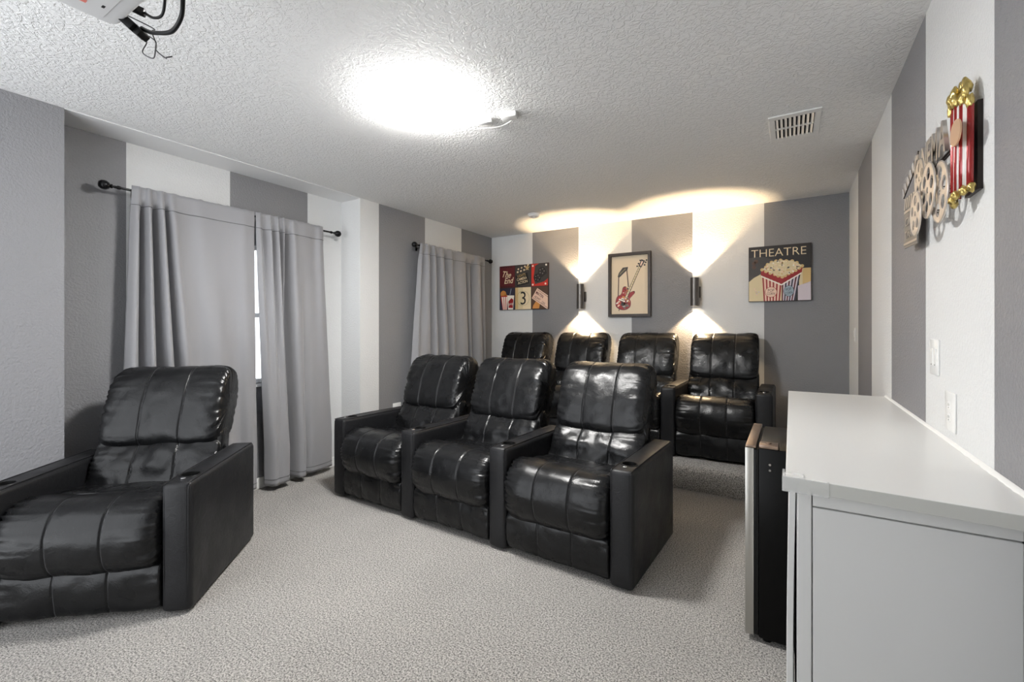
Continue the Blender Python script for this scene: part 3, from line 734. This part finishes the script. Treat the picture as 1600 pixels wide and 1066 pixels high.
# neck and head
def seg(p, q, w0, w1):
    d = Vector((q[0]-p[0], q[1]-p[1])).normalized(); n_ = (-d.y, d.x)
    return [(p[0]+n_[0]*w0, p[1]+n_[1]*w0), (p[0]-n_[0]*w0, p[1]-n_[1]*w0), (q[0]-n_[0]*w1, q[1]-n_[1]*w1), (q[0]+n_[0]*w1, q[1]+n_[1]*w1)]
gp(seg((.215, .23), (.385, .60), .017, .012), 8, 'dark'); gp(seg((.217, .235), (.385, .60), .011, .007), 9, 'beige')
for k in range(11):
    f = k/11; x, y = .235+(.385-.235)*f, .275+(.60-.275)*f; gp(seg((x-.010, y+.005), (x+.010, y-.005), .0014, .0014), 10, 'black')
gp(seg((.382, .595), (.425, .675), .018, .024), 9, 'dark'); gp(seg((.392, .61), (.415, .66), .008, .010), 10, 'pink')
for (x, y) in ((.352, .605), (.368, .635), (.388, .672), (.44, .615), (.452, .645), (.463, .67)): gp(circ(x, y, .010, 10), 9, 'black')
# strap drawn like a tall note
gp(seg((.118, .255), (.125, .505), .006, .006), 4, 'brown'); gp(seg((.245, .36), (.225, .58), .006, .006), 4, 'brown')
gp([(.112, .49), (.135, .485), (.235, .575), (.240, .605), (.175, .60), (.125, .535)], 5, 'dark'); gp([(.130, .505), (.215, .580), (.205, .590), (.140, .535)], 6, 'olive')
gp(seg((.13, .095), (.126, .075), .004, .004), 5, 'black')
obj('guitar_collage', A.bm, CL, c2)
# THEATRE canvas
W_, H_, D_ = .553, .573, .035
c3 = thing('canvas_print', 'THEATRE canvas with a red and white striped popcorn box, right end of back wall', 'wall picture', (-.378, YB, 1.684))
LM = Matrix.Translation((.378, -YB, -1.684))
bm = bmesh.new(); box(bm, 0, W_, -D_, 0, 0, H_, bev=.002); obj('canvas', bm, mat('dark_brown_canvas_edge', (44, 30, 26), .6), c3)
A = Art(LM @ wallM(-.378, 1.684, D_))
A.rect(.004, .004, W_-.004, H_-.004, 'dark', 0)
A.poly([(.004, .004), (.30, .004), (.30, .33), (.14, .30), (.05, .25), (.004, .21)], 'beige', 1)
A.poly([(.004, .21), (.05, .25), (.14, .30), (.30, .33), (.30, .40), (.12, .47), (.004, .46)], 'charc', 1)
A.poly([(.45, .004), (W_-.004, .004), (W_-.004, .32), (.45, .32)], 'beige', 1)
A.poly([(.44, .004), (W_-.004, .004), (W_-.004, .19), (.44, .15)], 'lilac', 2)
A.poly([(.48, .16), (W_-.004, .19), (W_-.004, .325), (.48, .325)], 'tan', 2)
for x, y in ((.05, .40), (.07, .42), (.05, .36)): A.poly(circ(x, y, .02, 14), 'brown', 2)
A.text('THEATRE', .022, .462, .082, 'cream', 8, sx=1.0, bold=-.012)
# box: left face, right face, rim, popcorn
A.poly([(.140, .004), (.285, .004), (.300, .175), (.125, .275)], 'pink', 3)
for k in range(6):
    a, b = k/5.5, (k+.45)/5.5
    if b > 1: b = 1
    tp = lambda f: (.125+(.300-.125)*f, .275+(.175-.275)*f); bt = lambda f: (.140+(.285-.140)*f, .004)
    A.poly([bt(a), bt(b), tp(b), tp(a)], 'deepred', 4)
A.poly([(.300, .004), (.415, .004), (.465, .285), (.300, .175)], 'lilac', 3)
for k in range(6):
    a, b = k/5.5, min(1, (k+.5)/5.5)
    tp = lambda f: (.300+(.465-.300)*f, .175+(.285-.175)*f); bt = lambda f: (.300+(.415-.300)*f, .004)
    A.poly([bt(a), bt(b), tp(b), tp(a)], 'navy' if k % 2 else 'maroon', 4)
A.poly([(.115, .272), (.298, .172), (.298, .158), (.118, .256)], 'white', 5); A.poly([(.298, .172), (.468, .282), (.468, .268), (.298, .158)], 'white', 5)
A.poly([(.118, .330), (.112, .275), (.298, .176), (.474, .286), (.480, .350), (.34, .42), (.20, .40)], 'deepred', 4)
pop = [(.125, .335), (.16, .36), (.175, .385), (.21, .405), (.25, .415), (.29, .42), (.34, .41), (.39, .405), (.43, .385), (.475, .35), (.45, .33), (.42, .31), (.39, .295), (.36, .28), (.33, .262), (.305, .25), (.27, .262), (.24, .28), (.20, .295), (.16, .315)]
for k, p in enumerate(pop): A.poly(circ(p[0], p[1]-.004, .017, 12), 'tan', 5)
A.poly(pop, 'beige', 6)
for k in range(120):
    f = rr.random(); x = .15+.30*f; yc = .335; hh = .075*min(1, (1-abs(2*f-1))*1.3)+.012
    y = yc+(rr.random()*2-1)*hh*.9; A.poly(circ(x, y, .0045+.005*rr.random(), 8), rr.choice(['cream', 'white', 'tan', 'beige', 'grey', 'cream', 'pink']), 7+k % 3)
A.poly(circ(.205, .095, .055, 28), 'deepred', 6); A.poly(circ(.205, .095, .051, 28), 'pink', 7)
A.poly(circ(.362, .100, .046, 28, .056), 'navy', 6); A.poly(circ(.362, .100, .042, 28, .052), 'blueg', 7)
A.text('POP', .205, .100, .028, 'maroon', 9, align='CENTER', sx=.8); A.text('CORN', .205, .066, .026, 'maroon', 9, align='CENTER', sx=.7)
A.text('POP', .362, .105, .028, 'navy', 9, align='CENTER', sx=.7, a=R(12)); A.text('CORN', .365, .068, .026, 'navy', 9, align='CENTER', sx=.6, a=R(12))
for k in range(7): A.poly(circ(.05+.045*rr.random(), .06+.09*rr.random(), .007, 8), rr.choice(['pink', 'lilac']), 3)
obj('print', A.bm, CL, c3)
# ------------------------------------------------------------------ metal CINEMA wall sculpture on the right wall
BR = mat('brushed_silver_metal', (.62, .58, .54), .3, .85); BRN = mat('champagne_metal', (.66, .60, .54), .35, .7); DKM = mat('dark_painted_metal', (.02, .014, .012), .35, .5)
GREYM = mat('grey_painted_metal', (.20, .19, .185), .35, .5)
GOLD = mat('gold_metal', (.60, .46, .16), .3, .9); REDM = mat('red_enamel', (.33, .015, .015), .2, .2, coat=.5); WHM = mat('white_enamel', (.80, .76, .73), .2, coat=.5); PEACH = mat('peach_copper_metal', (.80, .52, .33), .3, .5)
SY = 2.73
sg = thing('metal_wall_sculpture', 'metal CINEMA wall sculpture with film reels, clapboard and striped popcorn bag, on right wall', 'wall sculpture', (XR, SY, 1.75))
SM = Matrix.Translation((-XR, -SY, -1.75))
def WM(d, x=0, z=0, a=0): return SM @ frame_matrix((XR-d, SY-x, z), (0, -1, 0), (0, 0, 1)) @ Matrix.Rotation(a, 4, 'Z')
# reels: (x along wall, z, radius, standoff)
def reel(x, z, r, d, n=5, m=BR):
    bm = bmesh.new(); holes = [circ(0, 0, r*.13, 16)[::-1]]
    for k in range(n):
        q = 2*PI*k/n+.3; holes.append(circ(.60*r*math.cos(q), .60*r*math.sin(q), r*.235, 18)[::-1])
    prism(bm, circ(0, 0, r, 44), 0, .0035, 0, WM(d, x, z), holes)
    tube(bm, [WM(d, x, z) @ Vector((px, py, .0018)) for px, py in circ(0, 0, r, 44)], .0032, 8, 0, closed=True)
    o = obj('film_reel', bm, m, sg, 35)
    for q in (.3, -.3):
        b2 = bmesh.new(); tube(b2, [WM(0, x, z) @ Vector((r*q, 0, 0)), WM(0, x, z) @ Vector((r*q, 0, d))], .002, 6); obj('standoff', b2, DKM, o)
reel(.648, 1.868, .102, .045, 6, BRN); reel(.545, 1.902, .098, .055, 6, BRN)
reel(.430, 1.845, .083, .068, 5, BRN); reel(.395, 1.985, .075, .050, 5, BR)
# clapboard
bm = bmesh.new(); M = WM(.035, .035, 1.765, R(-3))
prism(bm, [(0, 0), (.25, 0), (.25, .225), (0, .225)], 0, .004, 0, M)
for k in range(6):
    prism(bm, [(.004+k*.041, .172), (.024+k*.041, .172), (.038+k*.041, .22), (.018+k*.041, .22)], .004, .0065, 1, M)
for y in (.155, .012): prism(bm, [(0, y), (.25, y), (.25, y+.010), (0, y+.010)], .004, .006, 1, M)
text(bm, 'CINE', .02, .095, .036, .004, .007, 1, M, shear=.3, sx=1.6); text(bm, 'TAKE', .03, .040, .032, .004, .007, 1, M, sx=1.6)
obj('clapboard', bm, [GREYM, BR], sg)
bm = bmesh.new(); M = WM(.037, .03, 1.995, R(17))
prism(bm, [(0, 0), (.30, 0), (.30, .042), (0, .042)], 0, .004, 0, M)
for k in range(6): prism(bm, [(.002+k*.052, .0), (.026+k*.052, .0), (.012+k*.052, .042), (-.012+k*.052+.012*(k == 0), .042)], .004, .0062, 1, M)
obj('clapstick', bm, [DKM, WHM], sg)
# letters
xs = [.300, .378, .418, .500, .565, .660]; 
for chx, x, wd in zip('CINEMA', xs, (1.0, 1.0, 1.0, 1.0, .95, 1.0)):
    bm = bmesh.new(); M = WM(.040, x, 1.985); text(bm, chx, 0, 0, .108, 0, .012, 0, M, sx=.72*wd, bold=.018)
    obj('letter_'+chx.lower(), bm, BR, sg)
bm = bmesh.new()
for z, d, r in ((1.972, .045, .004), (1.962, .045, .003)): tube(bm, [WM(d, .33, z) @ Vector((0, 0, 0)), WM(d, .78, z) @ Vector((0, 0, 0))], r, 8)
obj('underline_rod', bm, DKM, sg)
# popcorn bag, convex relief
px0, px1, pz0, pz1 = .755, .885, 1.812, 2.075
bm = bmesh.new(); n = 65; st_ = 13
for k in range(n):
    def P(f, z):
        tap = 1-.10*(pz1-z)/(pz1-pz0); xx = (px0+px1)/2+(f-.5)*(px1-px0)*tap
        dpt = .020+.032*math.sin(PI*min(1, max(0, f)))**.6+.004*math.sin(f*PI*st_)
        zz = z+(.010*abs(math.sin(f*PI*st_/2*2)) if z == pz1 else 0)
        return WM(dpt, xx, zz) @ Vector((0, 0, 0))
    f0, f1 = k/n, (k+1)/n; mi = 1-int(f0*st_+1e-6) % 2
    za = [pz0, pz0+.1, pz1-.08, pz1]
    for a, b in zip(za, za[1:]):
        f = bm.faces.new([bm.verts.new(q) for q in (P(f0, a), P(f1, a), P(f1, b), P(f0, b))]); f.material_index = mi
bmesh.ops.remove_doubles(bm, verts=bm.verts, dist=.0004)
bmesh.ops.recalc_face_normals(bm, faces=bm.faces)
o = obj('popcorn_bag', bm, [WHM, REDM], sg, 60); md = o.modifiers.new('s', 'SOLIDIFY'); md.thickness = .003
bm = bmesh.new(); box(bm, px0+.01, px1-.004, -.012, 0, pz0, pz1, M=SM @ Matrix(((0, 1, 0, XR), (-1, 0, 0, SY), (0, 0, 1, 0), (0, 0, 0, 1)))); obj('bag_back_and_shadow', bm, DKM, sg)  # dark backing whose black also stands in for the bag's shadow
def lump(bm, c, r, s):
    t = bmesh.new(); bmesh.ops.create_icosphere(t, subdivisions=3, radius=1)
    for v in t.verts:
        k = 1+.35*noise.noise(v.co*1.7+Vector((s, 0, 0)))+.15*noise.noise(v.co*4+Vector((s, 3, 0))); v.co = Vector((v.co.x*r[0]*k, v.co.y*r[1]*k, v.co.z*r[2]*k))
    for f in t.faces: f.smooth = True
    merge(bm, t, 0, WM(c[1], c[0], c[2]))
bm = bmesh.new()
for k, (x, d, z) in enumerate(((.772, .035, 2.072), (.795, .05, 2.085), (.815, .055, 2.108), (.838, .050, 2.100), (.860, .040, 2.092), (.876, .028, 2.078), (.822, .03, 2.142), (.846, .03, 2.138), (.80, .03, 2.105), (.786, .045, 2.10), (.832, .05, 2.120), (.868, .035, 2.112), (.81, .035, 2.128), (.858, .028, 2.128))):
    lump(bm, (x, d, z), (.0115, .022, .010), k*2.3)
obj('popcorn_top', bm, GOLD, sg)['label'] = 'gold popcorn top'
bm = bmesh.new()
for k, (x, d, z) in enumerate(((.79, .045, 1.806), (.815, .052, 1.800), (.838, .050, 1.810), (.862, .038, 1.816), (.88, .025, 1.820), (.80, .045, 1.790))):
    lump(bm, (x, d, z), (.0125, .014, .010), 30+k*2.3)
obj('popcorn_bottom', bm, GOLD, sg)['label'] = 'gold popcorn at the foot of the bag'
bm = bmesh.new(); prism(bm, circ(0, 0, .050, 36, .038), 0, .004, 0, WM(.055, .872, 1.990, 0)); tube(bm, [WM(.01, .845, 1.990) @ Vector((0, 0, 0)), WM(.055, .845, 1.990) @ Vector((0, 0, 0))], .003, 6); obj('disc', bm, PEACH, sg)['label'] = 'peach coloured metal disc'
# ------------------------------------------------------------------ outlets and switch
SLOT = mat('slot_shadow_gap', (60, 60, 60), .6)
def plate(name, label, cat, M, kind, wd=.118, ht=.137):
    t = thing(name, label, cat, M.to_translation()); T = Matrix.Translation(-M.to_translation()) @ M
    b = bmesh.new(); box(b, -wd/2, wd/2, -ht/2, ht/2, 0, .006, bev=.0025, M=T); obj('cover_plate', b, WHITEP, t, True)
    if kind == 'switch':
        for s in (-1, 1):
            b = bmesh.new(); box(b, s*.024-.0165, s*.024+.0165, -.034, .034, .004, .0085, bev=.0015, M=T @ Matrix.Rotation(R(2), 4, 'X')); obj('rocker', b, WHITEP, t)
            b = bmesh.new(); box(b, s*.024-.006, s*.024+.006, -.030, -.028, .0080, .0092, M=T); obj('indicator', b, SLOT, t)
    else:
        for s in (-1, 1):
            b = bmesh.new(); box(b, -.017, .017, s*.021-.0155, s*.021+.0155, .004, .008, bev=.0035, M=T)
            r_ = obj('receptacle', b, WHITEP, t, True)
            b = bmesh.new()
            for x in (-.0065, .0065): box(b, x-.0012, x+.0012, s*.021-.002, s*.021+.007, .0078, .0083, M=T)
            cyl(b, .0024, .0078, .0083, 10, M=T @ Matrix.Translation((0, s*.021-.008, 0))); obj('slots', b, SLOT, r_)
    return t
def RW(y, z): return frame_matrix((XR, y, z), (0, -1, 0), (0, 0, 1))
plate('light_switch', 'white double rocker light switch on the right wall, above the outlet', 'light switch', RW(2.36, 1.29), 'switch')
plate('wall_outlet', 'white electrical outlet on the right wall just above the white countertop', 'outlet', RW(2.155, 1.11), 'outlet')
plate('wall_outlet', 'white electrical outlet low on the dark stripe beside the far curtain', 'outlet', frame_matrix((XL, 3.55, .52), (0, 1, 0), (0, 0, 1)), 'outlet')
plate('light_switch', 'small white switch plate near the far end of the right wall', 'light switch', RW(4.93, 1.35), 'switch', .075, .12)
